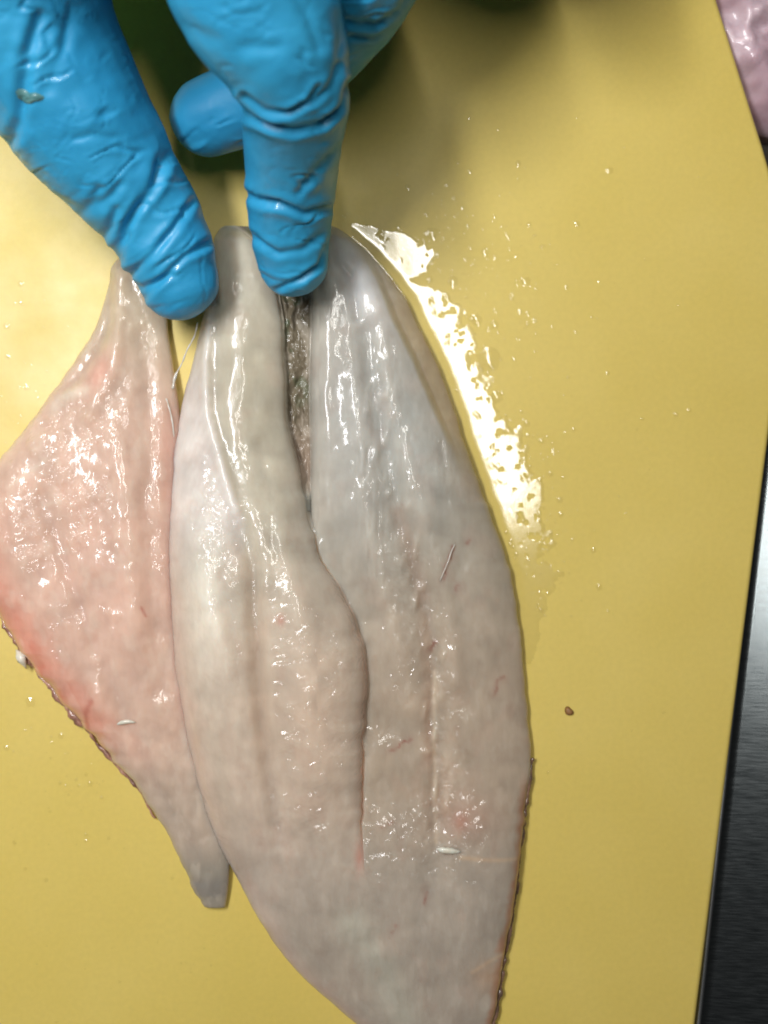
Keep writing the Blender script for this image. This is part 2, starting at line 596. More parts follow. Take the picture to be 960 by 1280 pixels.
# ---- the single fillet at the left ------------------------------------------------
def build_left_fillet():
    L = [(296, 168), (312, 150), (328, 136), (350, 131), (380, 124), (410, 114), (435, 100), (480, 68), (540, 24), (570, 0), (620, -32), (680, -44),
         (730, -30), (768, -4), (810, 20), (850, 50), (900, 92), (945, 131), (985, 166), (1030, 196), (1075, 220), (1120, 240), (1140, 251)]
    Rr = [(296, 200), (312, 205), (350, 206), (405, 207), (450, 214), (520, 224), (600, 228), (700, 232), (800, 240), (900, 256), (980, 272), (1040, 284),
          (1090, 285), (1130, 281), (1140, 279)]
    ys = np.arange(296, 1140.1, 2.0)
    nU = 130
    l = curve(L, ys) + wob(ys, 3, 2.2, 16) * sstep(380, 460, ys); r = curve(Rr, ys)
    # scalloped reddish cut edge, lower left
    sc = sstep(760, 800, ys) * (1 - sstep(960, 1010, ys))
    l = l + sc * 3.0 * np.abs(np.sin(ys / 9.0 + 1.5 * fbm(ys / 30, ys * 0, 9)))
    u = ucol(nU)
    X = l[:, None] + (r - l)[:, None] * u[None, :]
    Y = np.repeat(ys[:, None], nU, 1)
    T = curve([(296, 2.5), (340, 4.0), (420, 5.5), (520, 7.5), (700, 9.0), (850, 7.6), (1000, 5.0), (1100, 4.0), (1140, 3.4)], ys)[:, None]
    dl = X - l[:, None]; dr = r[:, None] - X
    Z = T * (0.30 + 0.70 * edge(dl, 60)) * (0.35 + 0.65 * edge(dr, 70))
    Z *= 0.86 + 0.14 * edge(dl, 12)
    # form: pinch folds near the thumb, long shallow muscle bands
    Z += 1.0 * gline(X, Y, [(150, 345), (150, 400), (145, 460), (120, 520)], 13) * sstep(310, 350, Y)
    Z -= 0.8 * gline(X, Y, [(133, 345), (136, 400), (118, 445), (80, 500)], 9)
    Z += 0.8 * blob(X, Y, 85, 495, 22, 8, -0.5)
    Z -= 0.7 * gline(X, Y, [(180, 420), (190, 520), (190, 640), (195, 760), (205, 860)], 12)
    Z += 0.7 * gline(X, Y, [(150, 520), (160, 600), (165, 700), (185, 800)], 20)
    Z -= 0.6 * gline(X, Y, [(60, 620), (90, 700), (120, 790), (165, 900), (215, 1020)], 10)
    Z += 0.5 * gline(X, Y, [(20, 640), (60, 740), (110, 840), (180, 960)], 22)
    mid = edge(dl, 50) * edge(dr, 50)
    Z += mid * (0.45 * fbm(X / 34, Y / 48, 21) + 0.12 * fbm(X / 17, Y / 26, 22) + 0.02 * fbm(X / 5, Y / 5, 23))
    glit = np.clip(blob(X, Y, 110, 560, 75, 75, 0.2) + blob(X, Y, 110, 670, 80, 90) + 0.8 * blob(X, Y, 170, 760, 45, 110)
                   + 0.6 * blob(X, Y, 60, 640, 60, 90) + 0.5 * blob(X, Y, 190, 860, 45, 80) + 0.5 * blob(X, Y, 90, 820, 60, 60), 0, 1)
    glit = glit * sstep(-0.15, 0.45, fbm(X / 32, Y / 60, 26))
    fl = np.sin((Y + 0.35 * X + 14 * fbm(X / 40, Y / 40, 24)) / 7.5)
    Z += glit * mid * (0.11 * fl + 0.26 * np.maximum(0, fbm(X / 9, Y / 13, 25)))
    endt = sstep(296, 312, Y); Z *= 0.35 + 0.65 * endt
    Z = np.maximum(Z, 0.6)
    # colours
    C = np.zeros(X.shape + (3,)); C[:] = (0.60, 0.470, 0.395)
    C = lerp3(C, (0.50, 0.435, 0.350), 1 - sstep(380, 520, Y))
    C = lerp3(C, (0.67, 0.475, 0.405), 0.7 * blob(X, Y, 120, 720, 130, 170))
    C = lerp3(C, (0.68, 0.310, 0.240), 0.9 * (1 - sstep(10, 85, dl)) * sstep(590, 690, Y) * (1 - sstep(880, 980, Y)))
    C = lerp3(C, (0.58, 0.200, 0.150), 0.7 * sstep(0.1, 0.6, fbm(X / 18, Y / 22, 41)) * (1 - sstep(5, 55, dl)) * sstep(640, 760, Y) * (1 - sstep(900, 990, Y)))
    C = lerp3(C, (0.60, 0.335, 0.285), 0.7 * (1 - sstep(4, 42, dr)) * sstep(480, 560, Y) * (1 - sstep(880, 960, Y)))
    C = lerp3(C, (0.62, 0.30, 0.26), 0.55 * blob(X, Y, 128, 468, 14, 26, 0.4))
    C = lerp3(C, (0.43, 0.385, 0.33), 0.8 * sstep(900, 1030, Y))
    C = lerp3(C, (0.27, 0.265, 0.235), 0.9 * sstep(1040, 1100, Y))
    C = lerp3(C, (0.20, 0.20, 0.20), 0.5 * sstep(1095, 1110, Y) * (1 - sstep(1122, 1128, Y)))
    C = lerp3(C, (0.68, 0.62, 0.54), 0.7 * gline(X, Y, [(112, 490), (80, 500), (72, 512)], 7))
    C = lerp3(C, (0.70, 0.62, 0.54), 0.6 * gline(X, Y, [(66, 575), (45, 592), (20, 610)], 3) + 0.4 * gline(X, Y, [(85, 625), (62, 633)], 2.5))
    C = lerp3(C, (0.72, 0.66, 0.58), 0.2 * sstep(0.25, 0.55, fbm(X / 14, Y / 26, 42)) * mid)
    C = lerp3(C, (0.40, 0.08, 0.06), 0.5 * gline(X + 3 * fbm(X / 9, Y / 9, 302), Y, [(108, 915), (112, 890), (120, 872)], 3.5) + 0.5 * gline(X, Y, [(188, 768), (183, 757)], 1.6))
    C *= (1 + 0.10 * fbm(X / 30, Y / 30, 43))[..., None]
    zero = np.zeros_like(X)
    C = C * np.array((1.11, 1.04, 1.04))
    at = dict(flesh=np.clip(C, 0.02, 0.9), grain_long=0.03 + 0.06 * mid, grain_cross=0.02 + 0.35 * glit, grain_pebble=0.01 + 0.40 * glit, soft=np.ones_like(X))
    # roll the edges under
    lcols = curl(0, 0, -1); rcols = curl(0, 0, 1)
    XL = np.stack([X[:, 0] + dx for dx, f in lcols][::-1], 1); ZL = np.stack([np.maximum(0.12, Z[:, 0] * f) for dx, f in lcols][::-1], 1)
    XR = np.stack([X[:, -1] + dx for dx, f in rcols], 1); ZRr = np.stack([np.maximum(0.12, Z[:, -1] * f) for dx, f in rcols], 1)
    n = len(lcols)
    X2 = np.concatenate([XL, X, XR], 1); Z2 = np.concatenate([ZL, Z, ZRr], 1); Y2 = np.repeat(ys[:, None], X2.shape[1], 1)
    at2 = {k: np.concatenate([np.repeat(v[:, :1], n, 1), v, np.repeat(v[:, -1:], n, 1)], 1) for k, v in at.items()}
    root = empty('fish_fillet', tuple(P(110, 700, 0)))
    tag(root, 'pinkish single fish fillet at the left, pinched under the gloved thumb', 'fish fillet')
    strip_object('flesh', X2, Y2, Z2, slice(None), at2, M_FLESH, root)
    return root, (ys, l, r, Z)


def tube_along(name, pts, radii, mat, parent, sides=8, rough=0.0, seed=1, flat=1.0):
    """closed tapered tube through world points; rough = relative radius noise"""
    pts = [Vector(p) for p in pts]
    vv, ff = [], []
    n = len(pts)
    rr = np.random.default_rng(seed)
    for i, p in enumerate(pts):
        d = (pts[min(i + 1, n - 1)] - pts[max(i - 1, 0)]).normalized()
        up = Vector((0, 0, 1)) if abs(d.z) < 0.9 else Vector((1, 0, 0))
        s = d.cross(up).normalized(); u2 = s.cross(d).normalized()
        for j in range(sides):
            a = 2 * math.pi * j / sides
            r = radii[i] * (1 + rough * rr.uniform(-1, 1))
            vv.append(p + s * (r * math.cos(a)) + u2 * (r * math.sin(a) * flat))
    for i in range(n - 1):
        for j in range(sides):
            j2 = (j + 1) % sides
            ff.append((i * sides + j, i * sides + j2, (i + 1) * sides + j2, (i + 1) * sides + j))
    ff.append(tuple(range(sides))[::-1]); ff.append(tuple(range((n - 1) * sides, n * sides)))
    o = mesh_obj(name, vv, ff, mat)
    if parent is not None: local(o, parent)
    return o


def path_px(pts, n):
    pts = np.array(pts, float)
    t = np.concatenate([[0], np.cumsum(np.linalg.norm(np.diff(pts[:, :2], axis=0), axis=1))])
    tt = np.linspace(0, t[-1], n)
    cols = [curve(np.stack([t, pts[:, k]], 1), tt) for k in range(pts.shape[1])]
    return [P(a, b, c * 0.001) for a, b, c in zip(*cols)]


left, LF = build_left_fillet()
sk = path_px([(-6, 768, 1.2), (18, 806, 1.3), (48, 848, 1.3), (90, 899, 1.4), (130, 944, 1.3), (165, 985, 1.2), (192, 1026, 1.1)], 120)
ii = np.arange(120)
rad = 0.0008 * (0.75 + 0.75 * fbm(ii / 5.5, ii * 0 + 3, 121) + 0.25 * fbm(ii / 1.7, ii * 0 + 9, 122)) * np.clip((120 - ii) / 45 + 0.1, 0, 1) * np.clip(ii / 10, 0.2, 1)
sk = [p + np.array([0.0005 + 0.0004 * a, 0.0003 + 0.0004 * b, -0.0003]) for p, a, b in zip(sk, fbm(ii / 4, ii * 0 + 1, 123), fbm(ii / 4, ii * 0 + 5, 124))]
tube_along('skin_edge', sk, list(np.maximum(rad, 0.0002)), M_SKINRED, left, 10, 0.12, 3)
tube_along('pin_bone', path_px([(133, 912, 6.3), (147, 905, 6.9), (160, 902, 7.1), (170, 903, 6.9)], 12),
           [0.00006, 0.0001, 0.00012, 0.00015, 0.0002, 0.0003, 0.0004, 0.00042, 0.0004, 0.00035, 0.00025, 0.0001], M_BONE, left, 8, 0.1, 4, 0.6)
tube_along('fin_spine', path_px([(20, 812, 2.2), (27, 824, 3.0), (33, 836, 2.0)], 8),
           [0.0001, 0.0005, 0.0008, 0.0010, 0.0009, 0.0006, 0.0003, 0.0001], M_BONE, left, 7, 0.15, 5, 0.6)
tube_along('sinew', path_px([(247, 403, 7.5), (243, 420, 6.6), (234, 437, 6.4), (227, 455, 6.0), (219, 470, 5.8), (216, 486, 5.5)], 24),
           [0.00008 + 0.00010 * abs(math.sin(i * 0.9)) + (0.00012 if i > 17 else 0) for i in range(24)], M_THREAD, left, 6, 0.2, 6)
tube_along('sinew', path_px([(208, 498, 5.4), (214, 520, 5.2), (217, 545, 4.8), (215, 565, 4.4)], 20),
           [0.00018] * 20, M_THREAD, left, 6, 0.3, 7)

# ---- the butterflied fillet: two flaps joined towards the tail ----------------------
def build_butterfly():
    LM = [(277, 279), (280, 274), (287, 269), (320, 264), (370, 258), (410, 250), (450, 240), (520, 225), (620, 214), (720, 213), (800, 218), (880, 228), (980, 248),
          (1050, 270), (1110, 300), (1190, 346), (1245, 396), (1280, 438), (1330, 500)]
    RM = [(277, 289), (280, 294), (287, 303), (320, 330), (380, 348), (450, 355), (530, 360), (590, 373), (640, 385), (695, 401), (745, 430), (790, 450), (840, 457),
          (900, 455), (960, 454), (1020, 452), (1080, 456), (1160, 480), (1260, 520), (1330, 545)]
    LR = [(277, 404), (282, 398), (320, 392), (400, 389), (480, 387), (560, 388), (610, 388), (640, 389), (680, 398)]
    RR = [(277, 414), (281, 423), (300, 446), (345, 489), (400, 521), (460, 549), (520, 571), (580, 591), (640, 613), (700, 635), (760, 648), (830, 656), (900, 663),
          (950, 666), (1000, 660), (1040, 655), (1120, 645), (1200, 632), (1280, 617), (1330, 604)]
    ys = np.arange(277, 1330.1, 2.0)
    nM, nG, nR = 120, 44, 140
    lm = curve(LM, ys) + wob(ys, 5, 1.5, 30)
    rm = curve(RM, ys) + wob(ys, 6, 2.2, 22) * (1 - sstep(1020, 1100, ys))
    rr = curve(RR, ys) + wob(ys, 7, 1.8, 20)
    fuse = sstep(985, 1110, ys)
    lr_free = curve(LR, np.minimum(ys, 680))
    lr = np.where(ys < 680, np.maximum(lr_free, rm + 3 * (1 - fuse)), rm + 3 * (1 - fuse))
    lr = np.maximum(lr, rm + 3 * (1 - fuse))
    F = fuse[:, None]
    um, ur = ucol(nM), ucol(nR)
    XM = lm[:, None] + (rm - lm)[:, None] * um[None]
    XR = lr[:, None] + (rr - lr)[:, None] * ur[None]
    YM = np.repeat(ys[:, None], nM, 1); YR = np.repeat(ys[:, None], nR, 1)
    Tm = curve([(277, 4.0), (330, 6.5), (420, 8.0), (560, 10.5), (720, 13.5), (850, 13.5), (980, 10.5), (1100, 7.6), (1200, 6.0), (1330, 5.0)], ys)[:, None]
    Tr = curve([(277, 4.5), (330, 6.5), (420, 7.6), (560, 7.8), (720, 6.2), (850, 5.2), (980, 5.2), (1100, 6.2), (1200, 5.6), (1330, 4.8)], ys)[:, None]
    Tc = curve([(277, 7), (900, 7.2), (1000, 7.0), (1100, 6.6), (1200, 5.7), (1330, 4.8)], ys)[:, None]

    def comb(X):
        a = X - lm[:, None]; b = rr[:, None] - X
        return Tc * (0.30 + 0.70 * edge(a, 95)) * (0.38 + 0.62 * edge(b, 75))
    hM = Tm * (0.36 + 0.64 * edge(XM - lm[:, None], 80)) * (0.44 + 0.56 * edge(rm[:, None] - XM, 72))
    hM = hM * (1 - F) + comb(XM) * F
    free = (1 - sstep(600, 690, ys))[:, None]
    el = 1 - free * (1 - (0.35 + 0.65 * edge(XR - lr[:, None], 26)))
    hR = Tr * el * (0.28 + 0.72 * edge(rr[:, None] - XR, 85))
    hR = hR * (1 - F) + comb(XR) * F

    def detail_M(X, Y):
        z = 0
        # membrane fold running down from the pinch, then the long groove
        g1 = [(262, 400), (258, 455), (263, 520), (285, 590), (305, 650), (322, 700), (326, 780), (332, 880), (342, 970), (352, 1050)]
        z = z - 1.1 * gline(X, Y, g1[4:], 10) * (1 - 0.5 * sstep(950, 1060, Y))
        z = z + 0.75 * gline(X, Y, g1[:5], 7)
        z = z - 0.4 * gline(X, Y, [(275, 420), (274, 520), (300, 600)], 13)
        z = z + 1.7 * blob(X, Y, 270, 745, 24, 75, -0.05)        # pale swollen muscle
        z = z + 0.8 * blob(X, Y, 283, 780, 14, 50, -0.3)
        z = z + 0.9 * gline(X, Y, [(350, 640), (375, 740), (390, 850), (395, 960)], 24)
        z = z - 0.35 * gline(X, Y, [(330, 560), (342, 640), (352, 720)], 10)
        z = z - 0.9 * gline(X, Y, [(262, 285), (268, 330), (272, 380)], 5)
        z = z + 0.2 * gline(X, Y, [(290, 300), (288, 380), (285, 420)], 18)
        return z

    def detail_R(X, Y):
        g = [(458, 420), (474, 520), (497, 640), (528, 740), (543, 830), (545, 950), (546, 1060), (530, 1150)]
        z = -1.1 * gline(X, Y, g, 13) * (1 - 0.6 * sstep(1000, 1100, Y))
        z = z + 0.7 * gline(X, Y, [(446, 480), (452, 560), (458, 640), (478, 720), (500, 800), (512, 880)], 14)
        z = z + 0.6 * gline(X, Y, [(480, 470), (505, 560), (535, 660), (560, 760), (570, 850)], 14)
        # thin belly flap outside the main muscle: a shallow step
        st = np.array([(455, 318), (472, 350), (490, 400), (515, 450), (540, 510), (562, 560), (600, 680)])
        xs = np.interp(Y, st[:, 1], st[:, 0])
        z = z - 1.5 * sstep(-4, 9, X - xs) * sstep(300, 345, Y) * (1 - sstep(500, 600, Y))
        z = z + 0.7 * gline(X, Y, [(440, 300), (455, 345), (470, 390)], 12)
        z = z - 0.6 * gline(X, Y, [(418, 300), (424, 330), (440, 350), (446, 400)], 6)
        # knots of tissue down the mid line
        for i in range(34):
            t = i / 33
            cy = 480 + 560 * t
            cx = np.interp(cy, [p[1] for p in g], [p[0] for p in g]) + 13 * math.sin(i * 2.3)
            z = z + (0.38 + 0.3 * math.sin(i * 1.7)) * blob(X, Y, cx, cy, 5.0 + 2 * math.sin(i * 3.1), 10 + 4 * math.sin(i * 5.3), 0.12)
        return z

    def common(X, Y):
        sm_ = 1 - 0.8 * np.clip(blob(X, Y, 310, 420, 60, 190) + blob(X, Y, 405, 560, 40, 260) + blob(X, Y, 610, 800, 45, 250) + blob(X, Y, 450, 330, 40, 70), 0, 1)
        return 0.35 * fbm(X / 45, Y / 70, 51) + sm_ * (0.09 * fbm(X / 16, Y / 30, 52) + 0.02 * fbm(X / 5, Y / 7, 53))
    eM = (edge(XM - lm[:, None], 40) * (1 - (1 - edge(rm[:, None] - XM, 25)) * (1 - F)))
    eR = edge(rr[:, None] - XR, 35)
    ramp_ = lambda Y: 1 - sstep(1090, 1200, Y)
    dM = detail_M(XM, YM) * eM * (1 - (1 - sstep(0, 30, rm[:, None] - XM)) * F)
    dR = detail_R(XR, YR) * eR * (1 - (1 - sstep(0, 30, XR - lr[:, None])) * F)
    hM = hM + dM + common(XM, YM) * eM
    hR = hR + dR + common(XR, YR) * eR

    # glitter masks
    def masks(X, Y):
        long_ = np.clip(1.0 * gline(X, Y, [(466, 450), (478, 540), (500, 640), (520, 700)], 26) + 0.8 * gline(X, Y, [(452, 560), (462, 680), (490, 780)], 16)
                        + 0.5 * blob(X, Y, 560, 570, 20, 50, -0.3) + 0.5 * blob(X, Y, 335, 570, 14, 45) + 0.4 * blob(X, Y, 360, 640, 18, 50), 0, 1)
        cross = np.clip(0.95 * blob(X, Y, 398, 850, 62, 120) + 0.6 * blob(X, Y, 395, 965, 60, 60) + 0.4 * blob(X, Y, 330, 1040, 90, 60), 0, 1)
        peb = np.clip(0.8 * gline(X, Y, [(505, 700), (530, 760), (548, 840), (552, 960), (545, 1050)], 24) + 0.55 * gline(X, Y, [(490, 720), (505, 800), (512, 870)], 18)
                      + 0.6 * blob(X, Y, 268, 700, 40, 70) + 0.5 * blob(X, Y, 285, 820, 40, 55) + 0.35 * blob(X, Y, 285, 640, 40, 60)
                      + 0.35 * blob(X, Y, 330, 1020, 80, 70) + 0.45 * blob(X, Y, 480, 1060, 80, 40) + 0.12 * sstep(1050, 1120, Y) + 0.3 * blob(X, Y, 590, 1060, 40, 70), 0, 1)
        cl = sstep(-0.25, 0.35, fbm(X / 26, Y / 44, 66))
        return long_ * (0.4 + 0.6 * cl), cross * (0.45 + 0.55 * cl), peb * (0.6 + 0.4 * cl)
    lM, cM, pM = masks(XM, YM); lR, cR, pR = masks(XR, YR)
    flake = lambda X, Y: np.sin((Y - 0.45 * X + 12 * fbm(X / 30, Y / 30, 61)) / 5.6)
    hM = hM + cM * eM * (0.04 * flake(XM, YM) + 0.12 * np.maximum(0, fbm(XM / 10, YM / 5, 62)))
    hM = hM + pM * eM * 0.22 * fbm(XM / 8, YM / 9, 63)
    hR = hR + pR * eR * 0.20 * fbm(XR / 8, YR / 10, 64) + lR * eR * 0.26 * fbm(XR / 6, YR / 26, 65)
    top = sstep(277, 300, ys)[:, None]
    hM = np.maximum(hM * (0.45 + 0.55 * top), 0.8); hR = np.maximum(hR * (0.45 + 0.55 * top), 0.8)

    # the two flaps agree along the fused line
    seam = 0.5 * (hM[:, -1] + hR[:, 0])
    kM = sstep(-30, 0, XM - rm[:, None]) * F; kR = sstep(-30, 0, lr[:, None] - XR) * F
    hM = hM + (seam - hM[:, -1])[:, None] * kM; hR = hR + (seam - hR[:, 0])[:, None] * kR

    # gap between the flaps: rolled edge of the upper flap, membrane floor, edge of the lower flap
    fl = (1 - sstep(560, 680, ys)) * 1.4 + sstep(560, 680, ys) * 1e-3
    t = np.linspace(0, 1, nG)[None]
    mEdge, rEdge = hM[:, -1:], hR[:, :1]
    width = np.maximum(lr - rm, 0)[:, None]
    floor = np.where(width > 10, np.minimum(rEdge, mEdge) * 0.55, np.minimum(rEdge, mEdge) * (1 - (width / 10) * 0.45))
    ease = sstep(0, 1, t)
    XG = rm[:, None] + (lr - rm)[:, None] * t
    down = 1 - sstep(0, 0.14, t); upw = sstep(0.86, 1, t)
    HGopen = floor + (mEdge - floor) * down ** 1.6 + (rEdge - floor) * upw ** 1.6
    HGclosed = mEdge + (rEdge - mEdge) * t
    wo = sstep(3, 16, width)
    HG = HGopen * wo + HGclosed * (1 - wo)
    YG = np.repeat(ys[:, None], nG, 1)
    wx = XG + 6 * fbm(XG / 20, YG / 20, 74); wy = YG + 8 * fbm(XG / 16, YG / 18, 75)
    HG = HG + wo * (1.3 * fbm(wx / 11, wy / 26, 71) + 0.55 * np.abs(fbm(wx / 7, wy / 10, 72)) + 0.06 * fbm(wx / 3.5, wy / 5, 73)) * (np.sin(math.pi * t) ** 0.6)

    def colour(X, Y, lobe):
        C = np.zeros(X.shape + (3,))
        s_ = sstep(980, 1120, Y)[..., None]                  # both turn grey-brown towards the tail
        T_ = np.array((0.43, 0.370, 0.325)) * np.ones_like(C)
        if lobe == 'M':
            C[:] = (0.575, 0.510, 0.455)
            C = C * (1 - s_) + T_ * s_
            C = lerp3(C, (0.47, 0.425, 0.345), 0.7 * blob(X, Y, 310, 470, 45, 160) + 0.3 * blob(X, Y, 350, 620, 30, 120))
            C = lerp3(C, (0.66, 0.595, 0.60), 0.85 * sstep(-4, 6, np.interp(Y, [380, 455, 520, 590, 650], [262, 258, 263, 288, 312]) - X) * sstep(430, 500, Y) * (1 - sstep(640, 740, Y)))
            C = lerp3(C, (0.72, 0.66, 0.66), 0.7 * gline(X, Y, [(266, 380), (259, 455), (264, 520), (285, 590), (300, 640)], 4.5))
            for i in range(9):
                y0 = 500 + i * 15
                C = lerp3(C, (0.74, 0.68, 0.69), 0.35 * gline(X, Y, [(266 + i * 3, y0), (252 + i * 2, y0 + 28), (238 + i * 2, y0 + 62)], 2.6))
            C = lerp3(C, (0.78, 0.74, 0.70), 0.9 * blob(X, Y, 270, 745, 28, 85, -0.05))
            C = lerp3(C, (0.44, 0.315, 0.235), 0.5 * gline(X, Y, [(306, 660), (322, 740), (328, 830), (333, 900), (340, 1000)], 14) * sstep(640, 740, Y) * (1 - sstep(900, 1010, Y)))
            C = lerp3(C, (0.62, 0.45, 0.40), 0.55 * (1 - sstep(0, 40, X - lm[:, None])) * sstep(560, 700, Y))
            C = lerp3(C, (0.60, 0.49, 0.42), 0.6 * blob(X, Y, 400, 900, 60, 140))
            C = lerp3(C, (0.66, 0.52, 0.45), 0.6 * (1 - sstep(0, 16, rm[:, None] - X)) * sstep(640, 760, Y) * (1 - F))
            C = lerp3(C, (0.52, 0.13, 0.09), 0.4 * blob(X, Y, 450, 1066, 6, 18) + 0.4 * blob(X, Y, 357, 769, 5, 7))
        else:
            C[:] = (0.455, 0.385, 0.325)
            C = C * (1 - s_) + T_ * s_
            C = lerp3(C, (0.55, 0.525, 0.52), 0.75 * blob(X, Y, 450, 520, 90, 190) + 0.2 * blob(X, Y, 440, 340, 40, 60))
            C = lerp3(C, (0.50, 0.50, 0.50), 0.5 * blob(X, Y, 520, 560, 30, 90, -0.3))
            st = np.array([(455, 318), (472, 350), (490, 400), (515, 450), (540, 510), (562, 560), (600, 680)])
            xs = np.interp(Y, st[:, 1], st[:, 0])
            C = lerp3(C, (0.47, 0.345, 0.215), 0.8 * sstep(-3, 8, X - xs) * sstep(310, 350, Y) * (1 - sstep(520, 640, Y)))
            C = lerp3(C, (0.78, 0.73, 0.77), 0.9 * blob(X, Y, 448, 350, 24, 55, -0.35))
            C = lerp3(C, (0.46, 0.30, 0.23), 0.45 * gline(X, Y, [(497, 640), (510, 680), (528, 740)], 10) + 0.35 * gline(X, Y, [(530, 750), (536, 850), (535, 950)], 9))
            C = lerp3(C, (0.66, 0.57, 0.47), 0.7 * gline(X, Y, [(543, 840), (543, 930), (545, 1050)], 3))
            C = lerp3(C, (0.42, 0.25, 0.20), 0.5 * blob(X, Y, 580, 1020, 40, 28))
            C = lerp3(C, (0.50, 0.16, 0.11), 0.3 * blob(X, Y, 575, 1024, 9, 10))
            C = lerp3(C, (0.42, 0.20, 0.12), 0.8 * (1 - sstep(3, 15, rr[:, None] - X + 4 * fbm(X / 12, Y / 12, 311))) * sstep(960, 1010, Y))
            C = lerp3(C, (0.62, 0.46, 0.33), 0.6 * gline(X, Y, [(575, 1067), (610, 1071), (645, 1073)], 2.6) + 0.5 * gline(X, Y, [(590, 1212), (612, 1200), (628, 1195)], 2.6))
            C = lerp3(C, (0.46, 0.28, 0.18), 0.5 * blob(X, Y, 610, 1220, 22, 18))
            for a in ([(616, 868), (622, 852), (631, 848)], [(487, 937), (500, 931), (512, 922)], [(570, 738), (573, 730)], [(583, 677), (586, 674)], [(536, 812), (544, 802)],
                      [(530, 1125), (533, 1112)], [(492, 1160), (495, 1152)], [(551, 727), (560, 700), (566, 684)], [(478, 1030), (490, 1024)]):
                C = lerp3(C, (0.30, 0.08, 0.06), 0.75 * vnoise(X / 5, Y / 5, 301) * gline(X + 3 * fbm(X / 9, Y / 9, 302), Y + 3 * fbm(X / 9, Y / 9, 303), a, 1.7) + 0.10 * gline(X, Y, a, 6))
        C = lerp3(C, (0.56, 0.47, 0.42), 0.6 * blob(X, Y, 330, 1060, 55, 110) )
        C = lerp3(C, (0.46, 0.445, 0.39), 0.6 * gline(X, Y, [(440, 1150), (475, 1200), (510, 1290)], 22))
        C = lerp3(C, (0.70, 0.65, 0.60), 0.10 * sstep(0.3, 0.6, fbm(X / 12, Y / 26, 81)))
        C = lerp3(C, (0.50, 0.30, 0.24), 0.10 * sstep(0.3, 0.6, fbm(X / 22, Y / 30, 82)))
        C = C * (1 + 0.08 * fbm(X / 55, Y / 110, 84))[..., None]
        C = C * (1 + 0.07 * np.sin((Y - 0.5 * np.abs(X - np.where(X < 400, 330, 540)) + 10 * fbm(X / 40, Y / 40, 85)) / 9.0) * sstep(0.0, 0.4, fbm(X / 70, Y / 70, 86)))[..., None]
        w_ = sstep(640, 880, Y)[..., None]
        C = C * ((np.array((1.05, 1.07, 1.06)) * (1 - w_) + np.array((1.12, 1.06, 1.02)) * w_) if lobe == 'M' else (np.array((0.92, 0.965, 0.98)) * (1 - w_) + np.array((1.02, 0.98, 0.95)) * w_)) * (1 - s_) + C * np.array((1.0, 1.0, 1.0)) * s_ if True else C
        return np.clip(C * (1 + 0.09 * fbm(X / 34, Y / 34, 83))[..., None], 0.02, 0.9)
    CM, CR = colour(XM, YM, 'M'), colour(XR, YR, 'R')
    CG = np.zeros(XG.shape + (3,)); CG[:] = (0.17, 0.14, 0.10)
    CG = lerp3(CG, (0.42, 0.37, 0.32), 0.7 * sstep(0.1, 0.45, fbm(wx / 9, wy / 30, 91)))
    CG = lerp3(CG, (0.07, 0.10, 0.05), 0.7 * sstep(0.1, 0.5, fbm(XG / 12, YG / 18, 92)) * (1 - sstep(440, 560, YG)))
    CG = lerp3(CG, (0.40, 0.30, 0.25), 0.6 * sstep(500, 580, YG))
    edgeM = np.repeat(CM[:, -1:], nG, 1); edgeR = np.repeat(CR[:, :1], nG, 1)
    wn = (1 - sstep(0.0, 0.10, t)) ; wr = sstep(0.90, 1.0, t)
    CG = CG * (1 - wn - wr)[..., None] + edgeM * wn[..., None] + edgeR * wr[..., None]
    closed = edgeM * (1 - t[..., None]) + edgeR * t[..., None]
    CG = CG * wo[..., None] + closed * (1 - wo[..., None])
    zG = np.zeros_like(XG)
    sM = 1 - F * (1 - sstep(4, 40, rm[:, None] - XM)); sR = 1 - F * (1 - sstep(4, 40, XR - lr[:, None]))
    A = dict(soft=np.concatenate([sM * 0 + 1, np.repeat(1 - wo, nG, 1), sR * 0 + 1], 1), flesh=np.concatenate([CM, CG, CR], 1),
             grain_long=np.concatenate([0.02 + 0.4 * lM, zG + 0.03 + 0.05 * wo, 0.02 + 0.6 * lR], 1),
             grain_cross=np.concatenate([0.02 + 0.75 * cM, zG + 0.05, 0.03 + 0.3 * cR], 1),
             grain_pebble=np.concatenate([0.015 + 0.55 * pM, zG + 0.02 + 0.10 * wo, 0.015 + 0.9 * pR], 1))
    X = np.concatenate([XM, XG, XR], 1); Y = np.concatenate([YM, YG, YR], 1); Z = np.concatenate([hM, HG, hR], 1)
    # outer edges roll under
    lc, rc = curl(0, 0, -1, rx=4), curl(0, 0, 1, rx=7)
    n = len(lc)
    X = np.concatenate([np.stack([X[:, 0] + dx for dx, f in lc][::-1], 1), X, np.stack([X[:, -1] + dx for dx, f in rc], 1)], 1)
    Z = np.concatenate([np.stack([np.maximum(0.12, Z[:, 0] * f) for dx, f in lc][::-1], 1), Z, np.stack([np.maximum(0.12, Z[:, -1] * f) for dx, f in rc], 1)], 1)
    Y = np.repeat(ys[:, None], X.shape[1], 1)
    A = {k: np.concatenate([np.repeat(v[:, :1], n, 1), v, np.repeat(v[:, -1:], n, 1)], 1) for k, v in A.items()}
    s = K * (H - ZR) / H
    nrm = grid_normals((X - 480) * s, (640 - Y) * s, Z * 0.001)
    if nrm[..., 2].mean() < 0: nrm = -nrm
    keepc = np.r_[0:n + nM, n + nM + nG + 1:X.shape[1]]          # flaps only, for the part where they are fused
    n2 = grid_normals(((X - 480) * s)[:, keepc], ((640 - Y) * s)[:, keepc], Z[:, keepc] * 0.001)
    if n2[..., 2].mean() < 0: n2 = -n2
    full = nrm.copy(); full[:, keepc] = n2
